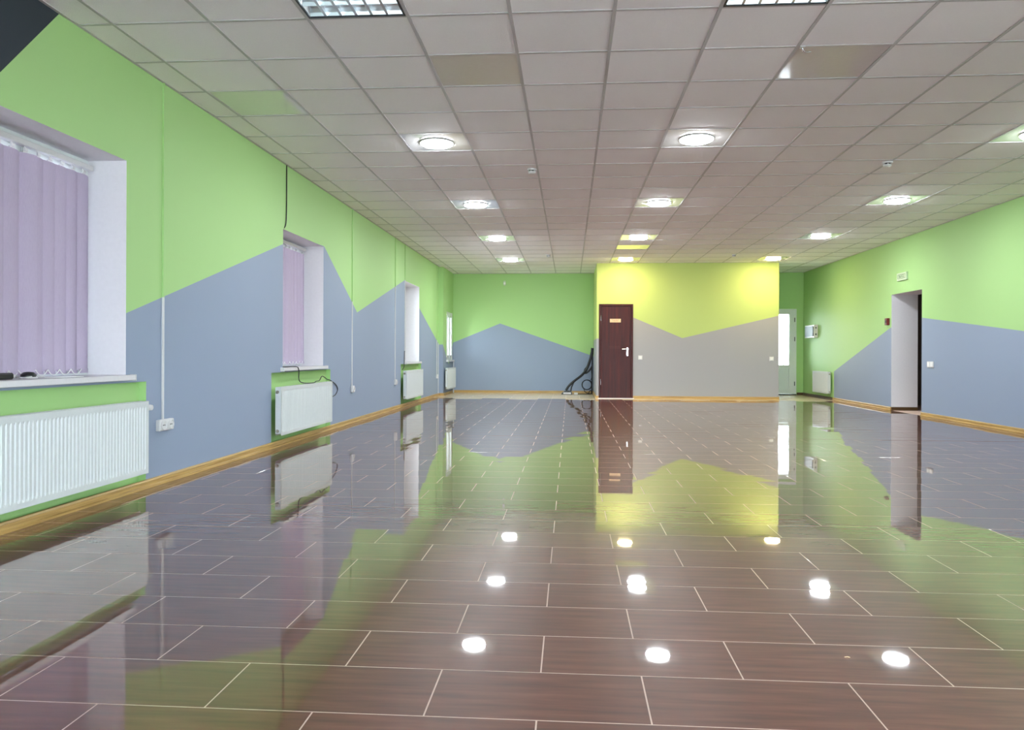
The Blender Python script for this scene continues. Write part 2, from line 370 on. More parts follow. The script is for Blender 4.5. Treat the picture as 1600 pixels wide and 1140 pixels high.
mb = MB(); dx0, dx1, dz = 0.622, 1.355, 2.035
mb.box(PX0, dx0, YP, YP + 0.1, 0, ZT).box(dx1, PX1, YP, YP + 0.1, 0, ZT).box(dx0, dx1, YP, YP + 0.1, dz, ZT)
mb.box(PX0, PX0 + 0.1, YP + 0.1, YB, 0, ZT).box(PX1 - 0.1, PX1, YP + 0.1, YB, 0, ZT)
mb.build('wall_partition', 'partition_warm_lit_paint', kind='structure', label='projecting room block, green over grey tinted with warm lamp light')
SIDE_FILL = [(-2.5, -0.2, 0.45, 2.5), (0.6, 2.9, 0.45, 2.5)]  # openings added in the unseen wall so daylight fills the near room
RD = (12.645, 13.80, -0.001, 2.0)
wall_with_holes('wall_right', 'right_wall_paint', XR, YN, YB + 0.3, 0, ZT, XR + 0.44, [RD] + SIDE_FILL, [], ND, 'right green wall with grey-blue zigzag and open doorway')
REAR = [(-2.6, -0.2, 0.1, 2.5), (0.2, 2.6, 0.1, 2.5), (3.0, 5.4, 0.1, 2.5)]  # rear glazing added out of view for daylight on the near ceiling
mb = MB().box(XL - 0.46, XR + 0.5, YN - 0.2, YN, 0, 0.1).box(XL - 0.46, XR + 0.5, YN - 0.2, YN, 2.5, ZT)
for a, b in zip([XL - 0.46] + [r[1] for r in REAR], [r[0] for r in REAR] + [XR + 0.5]): mb.box(a, b, YN - 0.2, YN, 0.1, 2.5)
mb.build('wall_rear', 'green_paint', kind='structure', label='green wall behind the viewpoint')
mb = MB(); a, b = XR + 0.44, XR + 2.3
mb.box(b, b + 0.1, 11.3, 15.2, 0, 2.7).box(a, b, 11.2, 11.3, 0, 2.7).box(a, b, 15.2, 15.3, 0, 2.7).box(a, b + 0.1, 11.2, 15.3, 2.7, 2.8)
mb.build('wall_side_room', 'dim_room', kind='structure', label='unlit room beyond the open doorway')

# skirting boards
SK = [(0, 0), (0.024, 0), (0.024, 0.012), (0.019, 0.016), (0.013, 0.019), (0.013, 0.044), (0.017, 0.047), (0.012, 0.058), (0, 0.060)]
def skirting(name, runs, mat='skirting_oak', label=None):
    mb = MB()
    for kind, fixed, a, b, sgn in runs:
        if kind == 'y': mb.extrude(SK, a, b, lambda u, v, t: (fixed + sgn * u, t, v))
        else: mb.extrude(SK, a, b, lambda u, v, t: (t, fixed + sgn * u, v))
    return mb.build(name, mat, kind='structure', label=label)
skirting('baseboard_left', [('y', XL, YN, YS, 1), ('x', YS, XL, XS + 0.024, -1), ('y', XS, YS, YB, 1)], label='wood-coloured skirting under the window wall')
skirting('baseboard_back', [('x', YB, XS, PX0, -1), ('y', PX0, YP, YB, -1)], label='wood-coloured skirting in the far corner')
skirting('baseboard_partition', [('x', YP, dx1 + 0.002, PX1, -1), ('x', YP, PX0 - 0.02, dx0 - 0.002, -1), ('y', PX1, YP, YB, 1)], label='wood-coloured skirting under the projecting wall')
skirting('baseboard_right', [('y', XR, RD[1], 16.75, -1), ('y', XR, YN, RD[0], -1)], label='wood-coloured skirting under the right wall')
skirting('baseboard_doorway', [('x', RD[1], XR, XR + 0.44, -1), ('x', RD[0], XR, XR + 0.44, 1), ('y', XR, 16.75, YB, -1), ('x', YB, W_DOOR2[1] + 0.01, XR, -1)], 'skirting_dark', 'dark brown skirting in the doorway and far right corner')

# ------------------------------------------------------------------ windows
def window(n, y0, y1, z0, z1, x, label, sill_over=0.05, xs=None, sillx=XL + 0.04):
    t = thing('window_%d' % n, label, 'window', (x, (y0 + y1) / 2, z0), kind='structure')
    f = 0.06; a, b = x - 0.03, x + 0.03
    part('frame', 'pvc_white', t, MB().box(a, b, y0, y0 + f, z0, z1).box(a, b, y1 - f, y1, z0, z1).box(a, b, y0 + f, y1 - f, z0, z0 + f).box(a, b, y0 + f, y1 - f, z1 - f, z1))
    mid = (y0 + y1) / 2
    for s0, s1 in ((y0 + f, mid - 0.02), (mid + 0.02, y1 - f)):
        g = 0.055; sa = part('sash', 'pvc_white', t, MB().box(a + 0.005, b + 0.012, s0, s0 + g, z0 + f, z1 - f).box(a + 0.005, b + 0.012, s1 - g, s1, z0 + f, z1 - f)
             .box(a + 0.005, b + 0.012, s0 + g, s1 - g, z0 + f, z0 + f + g).box(a + 0.005, b + 0.012, s0 + g, s1 - g, z1 - f - g, z1 - f))
        sub('pane', 'glass', sa, MB().box(x - 0.004, x + 0.004, s0 + g, s1 - g, z0 + f + g, z1 - f - g))
    part('mullion', 'pvc_white', t, MB().box(a, b, mid - 0.02, mid + 0.02, z0 + f, z1 - f))
    part('handle', 'white_plastic', t, MB().box(b + 0.012, b + 0.022, mid + 0.035, mid + 0.06, z0 + 0.6, z0 + 0.68).tube([(b + 0.022, mid + 0.047, z0 + 0.64), (b + 0.05, mid + 0.047, z0 + 0.64), (b + 0.05, mid + 0.047, z0 + 0.52)], 0.008))
    si = part('sill', 'sill_white', t, MB().bbox(b, sillx, y0 - 0.001, y1 + 0.001, z0 - 0.036, z0 + 0.001, 0.003).bbox(XL if sillx < XL + 0.1 and n < 4 else XS, sillx + 0.002, y0 - sill_over, y1 + sill_over, z0 - 0.036, z0 + 0.001, 0.004))
    for ye in (y0 - sill_over, y1 + sill_over):
        sub('end_cap', 'white_plastic', si, MB().bbox((XL if n < 4 else XS) + 0.001, sillx + 0.005, ye - 0.004, ye + 0.004, z0 - 0.039, z0 + 0.003, 0.001))
    return t
WX = XL - 0.30
window(1, *WIN[0], WX, 'window behind lilac blind above the long ribbed radiator')
window(2, *WIN[1], WX, 'window behind lilac blind above radiator with black cable', 0.06)
window(3, *WIN[2], WX, 'bare bright window in deep white reveal without a blind')
window(4, *W4, XS - 0.04, 'narrow bright window beside the far corner', 0.03, sillx=XS + 0.05)
def fill_window(n, u0, u1, z0, z1, at, axis):
    # plain glazed bay added in the unseen walls to bring in daylight
    t = thing('window_%d' % n, 'large fixed window added out of view to bring in daylight', 'window', (0, 0, 0), kind='structure')
    bx = (lambda mb, a, b, c, d, p, q: mb.box(at + p, at + q, a, b, c, d)) if axis == 'x' else (lambda mb, a, b, c, d, p, q: mb.box(a, b, at + p, at + q, c, d))
    m_ = (u0 + u1) / 2; f = 0.06; mb = MB()
    for r in ((u0, u0 + f, z0, z1), (u1 - f, u1, z0, z1), (u0 + f, u1 - f, z0, z0 + f), (u0 + f, u1 - f, z1 - f, z1), (m_ - 0.03, m_ + 0.03, z0 + f, z1 - f)): bx(mb, *r, -0.03, 0.03)
    part('frame', 'pvc_white', t, mb)
    for a, b in ((u0 + f, m_ - 0.03), (m_ + 0.03, u1 - f)): part('pane', 'glass', t, bx(MB(), a, b, z0 + f, z1 - f, -0.004, 0.004))
for k, h in enumerate(SIDE_FILL): fill_window(5 + k, *h, XR + 0.22, 'x')
for k, h in enumerate(REAR): fill_window(7 + k, *h, YN - 0.1, 'y')
def blind(y0, y1, x, ztop, zbot, label, angs, group):
    t = thing('vertical_blind', label, 'blind', (x, (y0 + y1) / 2, zbot), group)
    part('headrail', 'white_plastic', t, MB().bbox(x - 0.022, x + 0.022, y0, y1, ztop - 0.035, ztop, 0.004))
    n = len(angs); pitch = (y1 - y0 - 0.06) / n; W = 0.14; ends = []
    for i, a in enumerate(angs):
        yc = y0 + 0.03 + pitch * (i + 0.5); za, zb = zbot + 0.02, ztop - 0.075
        pts = []
        for k in range(7):
            u = (k / 6 - 0.5) * W; bow = 0.016 * (1 - (2 * k / 6 - 1) ** 2)
            pts.append((x + u * math.sin(a) + bow * math.cos(a), yc + u * math.cos(a) - bow * math.sin(a)))
        mb = MB(); V = [(p[0], p[1], z) for z in (za, zb) for p in pts]
        mb.add(V, [(k, k + 1, 8 + k, 7 + k) for k in range(6)], 0, True)
        off = [(p[0] - 0.0006 * math.cos(a), p[1] + 0.0006 * math.sin(a)) for p in pts]
        mb.add([(p[0], p[1], z) for z in (za, zb) for p in off], [(k, 7 + k, 8 + k, k + 1) for k in range(6)], 0, True)
        sl = part('slat', 'lilac_fabric', t, mb)
        sub('hanger', 'white_plastic', sl, MB().box(x - 0.004, x + 0.004, yc - 0.02, yc + 0.02, zb - 0.012, zb + 0.012).box(x - 0.003, x + 0.003, yc - 0.006, yc + 0.006, zb, ztop - 0.034).box(x + 0.003, x + 0.012, yc - 0.012, yc + 0.012, zb + 0.012, zb + 0.03))
        s, c = math.sin(a), math.cos(a)
        wt = MB().box(-0.055, 0.055, 0.002, 0.005, zbot + 0.002, zbot + 0.03)
        wt.v = [(x + u * s + v * c + 0.006 * c, yc + u * c - v * s, z) for u, v, z in wt.v]
        sub('weight', 'lilac_fabric', sl, wt); ends.append((x - 0.055 * s + 0.026, yc - 0.055 * c, zbot + 0.03))
    for e0, e1 in zip(ends, ends[1:]):
        pts = []
        for k in range(9):
            u = k / 8; pts.append((e0[0] + (e1[0] - e0[0]) * u, e0[1] + (e1[1] - e0[1]) * u, e0[2] - 0.034 * 4 * u * (1 - u)))
        part('chain', 'paper', t, MB().tube(pts, 0.003, 6))
    return t
blind(3.68, 4.93, -3.19, 2.19, 0.815, 'lilac vertical blind above the long ribbed radiator', [-0.12, -0.11, -0.12, -0.13, -0.10, 0.5, -0.13, -0.12, -0.11, -0.13, -0.12], 'lilac vertical blinds')
blind(7.86, 9.09, -3.19, 2.205, 0.825, 'lilac vertical blind above radiator with black cable', [-0.06, -0.05, -0.06, -0.06, -0.05, 0.3, -0.06, -0.06, -0.05, -0.06, -0.05], 'lilac vertical blinds')

# ------------------------------------------------------------------ radiators
def radiator(label, xb, sgn, y0, y1, z0, z1, depth=0.08, group='white panel radiators', valve=None):
    """panel radiator whose back is at xb; sgn = direction of the room"""
    t = thing('radiator', label, 'radiator', (xb, (y0 + y1) / 2, z0), group)
    xf = xb + sgn * depth
    def bx(mb, a, b, *r): return mb.box(min(a, b), max(a, b), *r)
    def panel(xo, dirn):
        mb = MB(); p = 0.0333; n = int((y1 - y0 - 0.05) / p); s0 = (y0 + y1) / 2 - n * p / 2; dp = 0.007
        line = [(y0, 0)]
        for i in range(n):
            a = s0 + i * p; line += [(a + 0.006, 0), (a + 0.011, -dp), (a + 0.0223, -dp), (a + 0.0273, 0)]
        line.append((y1, 0))
        zz = [(z0, 0), (z0 + 0.03, 0), (z0 + 0.045, 1), (z1 - 0.05, 1), (z1 - 0.035, 0), (z1 - 0.004, 0), (z1, -0.6)]
        V = [(xo + dirn * (o * k if k >= 0 else k * 0.007), y, z) for z, k in zz for y, o in line]; m_ = len(line)
        mb.add(V, [(r * m_ + i, r * m_ + i + 1, (r + 1) * m_ + i + 1, (r + 1) * m_ + i) for r in range(len(zz) - 1) for i in range(m_ - 1)])
        return mb
    part('front_panel', 'radiator_enamel', t, panel(xf, sgn))
    part('back_panel', 'radiator_enamel', t, panel(xb + sgn * 0.022, -sgn))
    for ya, yb in ((y0 - 0.0015, y0), (y1, y1 + 0.0015)):
        part('side_cover', 'radiator_enamel', t, bx(MB(), xb + sgn * 0.02, xf - sgn * 0.002, ya, yb, z0 + 0.02, z1 - 0.002))
    g = MB(); n = int((y1 - y0) / 0.03)
    bx(g, xb + sgn * 0.02, xb + sgn * 0.03, y0, y1, z1 - 0.006, z1 - 0.001); bx(g, xf - sgn * 0.014, xf - sgn * 0.002, y0, y1, z1 - 0.006, z1 - 0.001)
    for i in range(n): a = y0 + (i + 0.25) * (y1 - y0) / n; bx(g, xb + sgn * 0.03, xf - sgn * 0.014, a, a + 0.015, z1 - 0.005, z1 - 0.002)
    part('top_grille', 'radiator_enamel', t, g)
    part('fins', 'radiator_enamel', t, bx(MB(), xb + sgn * 0.04, xf - sgn * 0.03, y0 + 0.03, y1 - 0.03, z0 + 0.04, z1 - 0.05))
    ends = [(y0, -1), (y1, 1)]
    xm = xb + sgn * depth * 0.52
    for ye, d in ends:
        for zz in (z0 + 0.045, z1 - 0.05):
            mb = MB().lathe([(0.017, 0), (0.017, 0.008), (0.011, 0.012), (0.011, 0.018)], (xm, ye, zz), 'y', 12)
            if d < 0: mb.v = [(a, 2 * ye - b, c) for a, b, c in mb.v]
            part('plug', 'brass_valve', t, mb)
    for yy in (y0 + 0.25, y1 - 0.25):
        part('bracket', 'radiator_enamel', t, bx(MB(), xb - sgn * 0.021, xb + sgn * 0.024, yy - 0.015, yy + 0.015, z0 + 0.05, z1 - 0.08))
    if valve:
        ye, d = (y1, 1) if valve > 0 else (y0, -1)
        part('thermostat', 'white_plastic', t, MB().tube([(xm, ye + d * 0.016, z1 - 0.05), (xm, ye + d * 0.05, z1 - 0.05)], 0.008).lathe([(0.012, -0.02), (0.019, -0.012), (0.021, 0.01), (0.018, 0.028), (0.008, 0.03)], (xm, ye + d * 0.06, z1 - 0.05), 'x', 14))
    return t
radiator('long ribbed white radiator under the lilac blind beside the double socket', XL + 0.022, 1, 3.42, 5.075, 0.13, 0.622, valve=1)
radiator('white radiator with a loose black cable lying over its top', XL + 0.022, 1, 7.50, 9.16, 0.128, 0.612)
radiator('white radiator below the bare window in the deep reveal', XL + 0.022, 1, 13.42, 14.96, 0.14, 0.648)
radiator('small white radiator below the narrow window by far corner', XS + 0.022, 1, 17.45, 18.72, 0.13, 0.625, depth=0.07)
radiator('white radiator on the right wall under the electrical cabinet', XR - 0.022, -1, 16.79, 17.82, 0.13, 0.60)

# ------------------------------------------------------------------ conduits, cables, sockets
def conduit(y, ztop, zbot, label, x=XL, wdt=0.014, mat='white_plastic', zp=None):
    t = thing('cable_conduit', label, 'conduit', (x, y, zbot), 'white cable ducts on the window wall')
    zp = zp or ztop
    for nm, mt, a, b in (('duct', mat, zbot, zp), ('painted_duct', 'green_paint', zp, ztop)):
        if b - a < 0.01: continue
        d_ = part(nm, mt, t, MB().box(x, x + 0.009, y - wdt / 2, y + wdt / 2, a, b)); sub('cover', mt, d_, MB().bbox(x + 0.009, x + 0.013, y - wdt / 2 - 0.0012, y + wdt / 2 + 0.0012, a, b, 0.0008))
    return t
conduit(5.43, CZ, 0.466, 'white vertical cable duct beside the large blind, ending at double socket', zp=1.354)
conduit(10.33, CZ, 0.51, 'white vertical cable duct reaching socket at the zigzag valley', zp=1.655)
conduit(12.93, CZ, 0.51, 'white vertical cable duct and socket before the bare window', zp=2.085)
conduit(13.70, CZ, 0.80, 'white vertical cable duct along the edge of the bare window', zp=2.27)
conduit(17.05, CZ, 0.49, 'white vertical cable duct beside the wall step', zp=1.25)
conduit(17.26, CZ, 0.06, 'white vertical cable duct tight in the corner of wall step', wdt=0.012, zp=1.19)
def socket(y0, y1, z0, z1, n, label):
    t = thing('wall_socket', label, 'socket', (XL, (y0 + y1) / 2, z0), 'surface sockets on the window wall')
    part('box', 'white_plastic', t, MB().bbox(XL, XL + 0.032, y0, y1, z0, z1, 0.004))
    for i in range(n):
        yc = y0 + (y1 - y0) * (i + 0.5) / n; zc = (z0 + z1) / 2; r = min((y1 - y0) / n, z1 - z0) * 0.40
        fc = part('face', 'white_plastic', t, MB().lathe([(r * 1.1, 0), (r * 1.1, 0.006), (r, 0.012), (r * 0.96, 0.012), (r * 0.93, 0.003)], (XL + 0.032, yc, zc), 'x', 20))
        for d in (-0.0095, 0.0095): sub('hole', 'black_plastic', fc, MB().lathe([(0.004, 0), (0.004, 0.0045)], (XL + 0.034, yc + d, zc), 'x', 8))
    return t
socket(5.345, 5.545, 0.385, 0.466, 2, 'white double socket under the cable duct by the long radiator')
socket(10.28, 10.38, 0.42, 0.51, 1, 'white single socket below the zigzag valley')
socket(12.88, 12.98, 0.42, 0.51, 1, 'white single socket before the bare window radiator')
socket(17.0, 17.1, 0.40, 0.49, 1, 'white single socket beside the wall step')
MB().tube(smooth_path([(XL + 0.006, 7.88, CZ), (XL + 0.006, 7.88, 2.6), (XL + 0.006, 7.875, 2.4), (XL + 0.006, 7.85, 2.28), (XL - 0.02, 7.81, 2.22), (XL - 0.1, 7.812, 2.1)]), 0.006, 8).build('hanging_cable', 'cable_black', label='thin black cable dropping from the ceiling into the window top corner', cat='cable')
xr = XL + 0.1
MB().tube(smooth_path([(XL - 0.05, 7.84, 0.806), (XL + 0.0, 7.95, 0.807), (XL + 0.036, 8.10, 0.806), (XL + 0.05, 8.14, 0.77), (XL + 0.05, 8.15, 0.66), (XL + 0.07, 8.25, 0.625), (XL + 0.075, 8.55, 0.617),
    (XL + 0.07, 8.65, 0.63), (XL + 0.06, 8.8, 0.635), (XL + 0.05, 8.93, 0.68), (XL + 0.06, 9.08, 0.64), (XL + 0.03, 9.3, 0.62), (XL + 0.008, 9.6, 0.555), (XL + 0.006, 9.68, 0.49), (XL + 0.006, 9.6, 0.43), (XL + 0.01, 9.45, 0.41), (XL + 0.04, 9.25, 0.41)], 7), 0.0055, 8).build('power_cable', 'cable_black', label='loose black cable trailing from the sill over the radiator top', cat='cable')
MB().tube(smooth_path([(XL + 0.01, 13.66, 1.0), (XL + 0.012, 13.64, 0.85), (XL + 0.02, 13.58, 0.72), (XL + 0.015, 13.46, 0.665)]), 0.006, 8).build('radiator_cable', 'cable_black', label='short dark cable hanging beside the bare window sill', cat='cable')
MB().tube([(XS + 0.03, 18.745, 0.0), (XS + 0.03, 18.745, 0.79)], 0.013, 10).build('heating_pipe', 'radiator_enamel', label='white vertical heating pipe in the far corner', cat='pipe')

# things on the first sill
zs = WIN[0][2] + 0.001
t = thing('power_adapter', 'black power adapter lying on the white window sill', 'adapter', (-3.07, 3.97, zs))
part('case', 'black_plastic', t, MB().bbox(-3.10, -3.04, 3.90, 4.03, zs, zs + 0.036, 0.008)); part('plug_end', 'white_plastic', t, MB().bbox(-3.085, -3.055, 4.03, 4.055, zs + 0.004, zs + 0.028, 0.004))
t = thing('charger', 'small rounded dark charger beside a white cable on the sill', 'charger', (-3.10, 4.22, zs))
part('case', 'black_plastic', t, MB().lathe([(0.036, 0), (0.042, 0.01), (0.040, 0.022), (0.026, 0.034), (0.008, 0.037)], (-3.10, 4.22, zs), 'z', 20))
part('base_ring', 'white_plastic', t, MB().lathe([(0.046, 0), (0.046, 0.006), (0.043, 0.008)], (-3.10, 4.22, zs), 'z', 20))
MB().tube(smooth_path([(-3.08 + 0.04 * math.sin(1.7 * k), 4.08 + 0.022 * k + 0.03 * math.cos(2.1 * k), zs + 0.004 + 0.003 * (k % 3)) for k in range(11)]), 0.0035, 6).build('white_cable', 'white_plastic', label='tangled white charging cable on the window sill', cat='cable')
MB().bbox(-3.10, -2.99, 4.36, 4.56, zs, zs + 0.003, 0.0008).build('paper_sheet', 'paper', label='thin white paper sheet lying flat on the sill', cat='paper')

# ------------------------------------------------------------------ ceiling lamps
def led(c, r, warm):
    x, y = TX0 + (c + 0.5) * TP, TY0 + (r + 0.5) * TP
    return x, y, warm
for (c, r) in LIGHTS:
    warm = r == 19 and c > 0
    x, y = TX0 + (c + 0.5) * TP, TY0 + (r + 0.5) * TP
    side = {-3: 'window-side', 1: 'middle', 6: 'doorway-side'}[c]
    pos = {4: 'row next to the louvre fixtures', 9: 'second row from the louvre fixtures', 14: 'third row from the louvre fixtures', 19: 'row nearest the far wall'}[r]
    lab = 'round %s ceiling lamp, %s line, %s' % ('warm' if warm else 'cool', side, pos)
    t = thing('round_ceiling_lamp', lab, 'lamp', (x, y, CZ), 'round panel lamps in the ceiling')
    part('rim', 'white_plastic', t, MB().lathe([(0.158, 0.002), (0.158, -0.006), (0.155, -0.009), (0.150, -0.009), (0.149, -0.006)], (x, y, CZ), 'z', 40))
    part('diffuser', 'led_warm' if warm else 'led_%d' % r, t, MB().lathe([(0.149, -0.0065), (0.149, -0.010), (0.144, -0.017), (0.130, -0.023), (0.10, -0.028), (0.06, -0.031), (0.01, -0.032)], (x, y, CZ), 'z', 40))
for (c, r) in FIX:
    x0, x1, y0, y1 = cell_rect(c, r); cx, cy = (x0 + x1) / 2, (y0 + y1) / 2
    side = {-3: 'window-side', 1: 'middle', 6: 'doorway-side'}[c]
    t = thing('louvre_light', 'square louvre light fixture with dark frame in the %s lamp line%s' % (side, '' if r == -1 else ', nearer the rear wall'), 'light fixture', (cx, cy, CZ), 'square louvre fixtures in the ceiling')
    a = 0.012
    part('frame', 'dark_frame', t, MB().box(x0 + a, x1 - a, y0 + a, y0 + a + 0.012, CZ - 0.004, CZ + 0.004).box(x0 + a, x1 - a, y1 - a - 0.012, y1 - a, CZ - 0.004, CZ + 0.004)
         .box(x0 + a, x0 + a + 0.012, y0 + a, y1 - a, CZ - 0.004, CZ + 0.004).box(x1 - a - 0.012, x1 - a, y0 + a, y1 - a, CZ - 0.004, CZ + 0.004))
    h = 0.08
    part('housing', 'white_plastic', t, MB().box(x0 + a, x1 - a, y0 + a, y1 - a, CZ + h, CZ + h + 0.01).box(x0 + a, x0 + a + 0.004, y0 + a, y1 - a, CZ, CZ + h).box(x1 - a - 0.004, x1 - a, y0 + a, y1 - a, CZ, CZ + h)
         .box(x0 + a, x1 - a, y0 + a, y0 + a + 0.004, CZ, CZ + h).box(x0 + a, x1 - a, y1 - a - 0.004, y1 - a, CZ, CZ + h))
    u0, u1, v0, v1 = x0 + a + 0.014, x1 - a - 0.014, y0 + a + 0.014, y1 - a - 0.014
    for k in range(4):
        yc = v0 + (v1 - v0) * (k + 0.5) / 4; hw = (v1 - v0) / 8
        part('tube', 'tube_daylight_glow', t, MB().tube([(u0, yc, CZ + 0.055), (u1, yc, CZ + 0.055)], 0.008, 10))  # glow stands in for daylight mirrored by the unlit fixture
        rf = MB()    # parabolic side reflectors of this cell row
        for sg in (-1, 1):
            pr = [(hw * 0.96, 0.002), (hw * 0.86, 0.02), (hw * 0.68, 0.04), (hw * 0.4, 0.065)]
            for (p0, q0), (p1, q1) in zip(pr, pr[1:]): rf.quad((u0, yc + sg * p0, CZ + q0), (u1, yc + sg * p0, CZ + q0), (u1, yc + sg * p1, CZ + q1), (u0, yc + sg * p1, CZ + q1))
        part('reflector', 'mirror_louvre', t, rf)
        for j in range(1, 6):
            xx = u0 + (u1 - u0) * j / 6
            part('louvre_blade', 'mirror_louvre', t, MB().extrude([(-0.008, 0.002), (0.008, 0.002), (0.001, 0.04), (-0.001, 0.04)], yc - hw, yc + hw, lambda u, v, q: (xx + u, q, CZ + v)))
# smoke detectors
for (x, y, lab) in ((-0.41, 8.2, 'white smoke detector on the ceiling between first and second lamp rows, window half'), (3.21, 8.1, 'white smoke detector on the ceiling between first and second lamp rows, doorway half'),
                    (-0.43, 15.3, 'white smoke detector on the ceiling near the far wall, beside the brown door'), (3.2, 15.4, 'white smoke detector on the ceiling before the yellow-lit wall')):
    t = thing('smoke_detector', lab, 'detector', (x, y, CZ), 'smoke detectors on the ceiling')
    part('base', 'white_plastic', t, MB().lathe([(0.05, 0.0), (0.05, -0.012), (0.046, -0.016)], (x, y, CZ), 'z', 24))
    part('head', 'white_plastic', t, MB().lathe([(0.040, -0.028), (0.040, -0.040), (0.030, -0.048), (0.006, -0.050)], (x, y, CZ), 'z', 24))
    part('chamber', 'black_plastic', t, MB().lathe([(0.034, -0.0155), (0.034, -0.0285)], (x, y, CZ), 'z', 20))
    for k in range(6):
        a = k * math.pi / 3 + 0.3; ca, sa = math.cos(a), math.sin(a)
        part('rib', 'white_plastic', t, MB().tube([(x + 0.037 * ca, y + 0.037 * sa, CZ - 0.0155), (x + 0.037 * ca, y + 0.037 * sa, CZ - 0.0285)], 0.004, 6))
t = thing('ceiling_clip', 'small bent metal clip hanging at a ceiling grid crossing', 'clip', (1.47, 5.05, CZ))
part('hook', 'chrome', t, MB().tube(smooth_path([(1.47, 5.04, CZ), (1.475, 5.045, CZ - 0.02), (1.50, 5.06, CZ - 0.028), (1.53, 5.07, CZ - 0.02)]), 0.004, 6)); part('base', 'white_plastic', t, MB().bbox(1.455, 1.485, 5.025, 5.055, CZ - 0.008, CZ - 0.002, 0.002))

# ------------------------------------------------------------------ doors
t = thing('door_1', 'dark mahogany door with a small cream sign and lever handle', 'door', (0.99, YP, 0), kind='structure')
jw = 0.042; a, b = YP - 0.012, YP + 0.1
part('frame', 'mahogany', t, MB().bbox(dx0, dx0 + jw, a, b, 0, dz, 0.003).bbox(dx1 - jw, dx1, a, b, 0, dz, 0.003).bbox(dx0 + jw, dx1 - jw, a, b, dz - jw, dz, 0.003))
lf = part('leaf', 'mahogany', t, MB().bbox(dx0 + jw + 0.003, dx1 - jw - 0.003, YP + 0.004, YP + 0.044, 0.012, dz - jw - 0.003, 0.002))
sub('rail_line', 'sign_brown', lf, MB().box(0.83, 1.08, YP + 0.0030, YP + 0.0042, 1.118, 1.122).box(0.83, 1.08, YP + 0.0030, YP + 0.0042, 1.088, 1.092))
for z in (0.30, 1.68):
    sub('hinge', 'chrome', lf, MB().tube([(dx0 + jw, YP - 0.004, z), (dx0 + jw, YP - 0.004, z + 0.11)], 0.007, 10))
hd = sub('handle', 'chrome', lf, MB().bbox(1.213, 1.253, YP - 0.004, YP + 0.004, 0.915, 1.10, 0.004).lathe([(0.024, 0), (0.024, 0.008), (0.020, 0.010)], (1.233, YP - 0.014, 1.065), 'y', 16)
         .tube(smooth_path([(1.233, YP - 0.010, 1.065), (1.233, YP - 0.05, 1.065), (1.215, YP - 0.055, 1.065), (1.12, YP - 0.055, 1.062)]), 0.010, 10))
sp = sub('sign', 'sign_cream', lf, MB().bbox(0.857, 1.09, YP - 0.001, YP + 0.004, 1.640, 1.716, 0.001))
part('threshold', 'plaster', t, MB().bbox(dx0 - 0.02, dx1 + 0.02, YP - 0.09, YP + 0.1, 0.0, 0.012, 0.004))
def lettering(name, body, size, mat, parent, loc, rot, depth=0.0006):
    cu = bpy.data.curves.new(name, 'FONT'); cu.body = body; cu.size = size; cu.align_x = 'CENTER'; cu.align_y = 'CENTER'; cu.extrude = depth
    o = bpy.data.objects.new(name, cu); COL.objects.link(o); dg = bpy.context.evaluated_depsgraph_get(); dg.update()
    me = bpy.data.meshes.new_from_object(o.evaluated_get(dg)); bpy.data.objects.remove(o); me.materials.clear(); me.materials.append(MATS[mat])
    q = link(name, me, parent); pl = parent
    while pl.parent: pl = pl.parent
    q.location = Vector(loc) - pl.location; q.rotation_euler = rot; return q
lettering('lettering', '\u0422\u0423\u0410\u041b\u0415\u0422', 0.043, 'sign_brown', t, (0.9735, YP - 0.0015, 1.678), (math.pi / 2, 0, 0))
def rect_frame(x0, x1, z0, z1, wd, y0, y1): return MB().box(x0, x1, y0, y1, z0, z0 + wd).box(x0, x1, y0, y1, z1 - wd, z1).box(x0, x0 + wd, y0, y1, z0 + wd, z1 - wd).box(x1 - wd, x1, y0, y1, z0 + wd, z1 - wd)
part('sign_border', 'sign_brown', t, rect_frame(0.868, 1.079, 1.651, 1.705, 0.003, YP - 0.002, YP - 0.0008))
# white plastic back door
t = thing('door_2', 'white plastic glazed back door beside the projecting wall', 'door', (4.93, YB, 0), kind='structure')
X0, X1, ya, yb = 4.47, 5.385, YB + 0.0, YB + 0.07
part('frame', 'pvc_white', t, MB().bbox(X0, X0 + 0.05, ya - 0.01, yb, 0, 2.05, 0.003).bbox(X1 - 0.05, X1, ya - 0.01, yb, 0, 2.05, 0.003).bbox(X0 + 0.05, X1 - 0.05, ya - 0.01, yb, 2.0, 2.05, 0.003))
lf = part('leaf', 'pvc_white', t, MB().bbox(X0 + 0.045, X0 + 0.16, ya - 0.02, yb - 0.01, 0.03, 2.0, 0.003).bbox(X1 - 0.175, X1 - 0.045, ya - 0.02, yb - 0.01, 0.03, 2.0, 0.003)
     .box(X0 + 0.16, X1 - 0.175, ya - 0.02, yb - 0.01, 1.92, 2.0).box(X0 + 0.16, X1 - 0.175, ya - 0.02, yb - 0.01, 0.63, 0.715).box(X0 + 0.16, X1 - 0.175, ya - 0.02, yb - 0.01, 0.03, 0.13))
sub('pane', 'glass', lf, MB().box(X0 + 0.16, X1 - 0.175, ya + 0.015, ya + 0.023, 0.715, 1.92))
sub('lower_panel', 'pvc_white', lf, MB().bbox(X0 + 0.16, X1 - 0.175, ya + 0.0, ya + 0.03, 0.13, 0.63, 0.004))
for z in (0.22, 1.28, 1.74): sub('hinge', 'grey_rubber', lf, MB().tube([(X1 - 0.047, ya - 0.026, z), (X1 - 0.047, ya - 0.026, z + 0.10)], 0.010, 10))
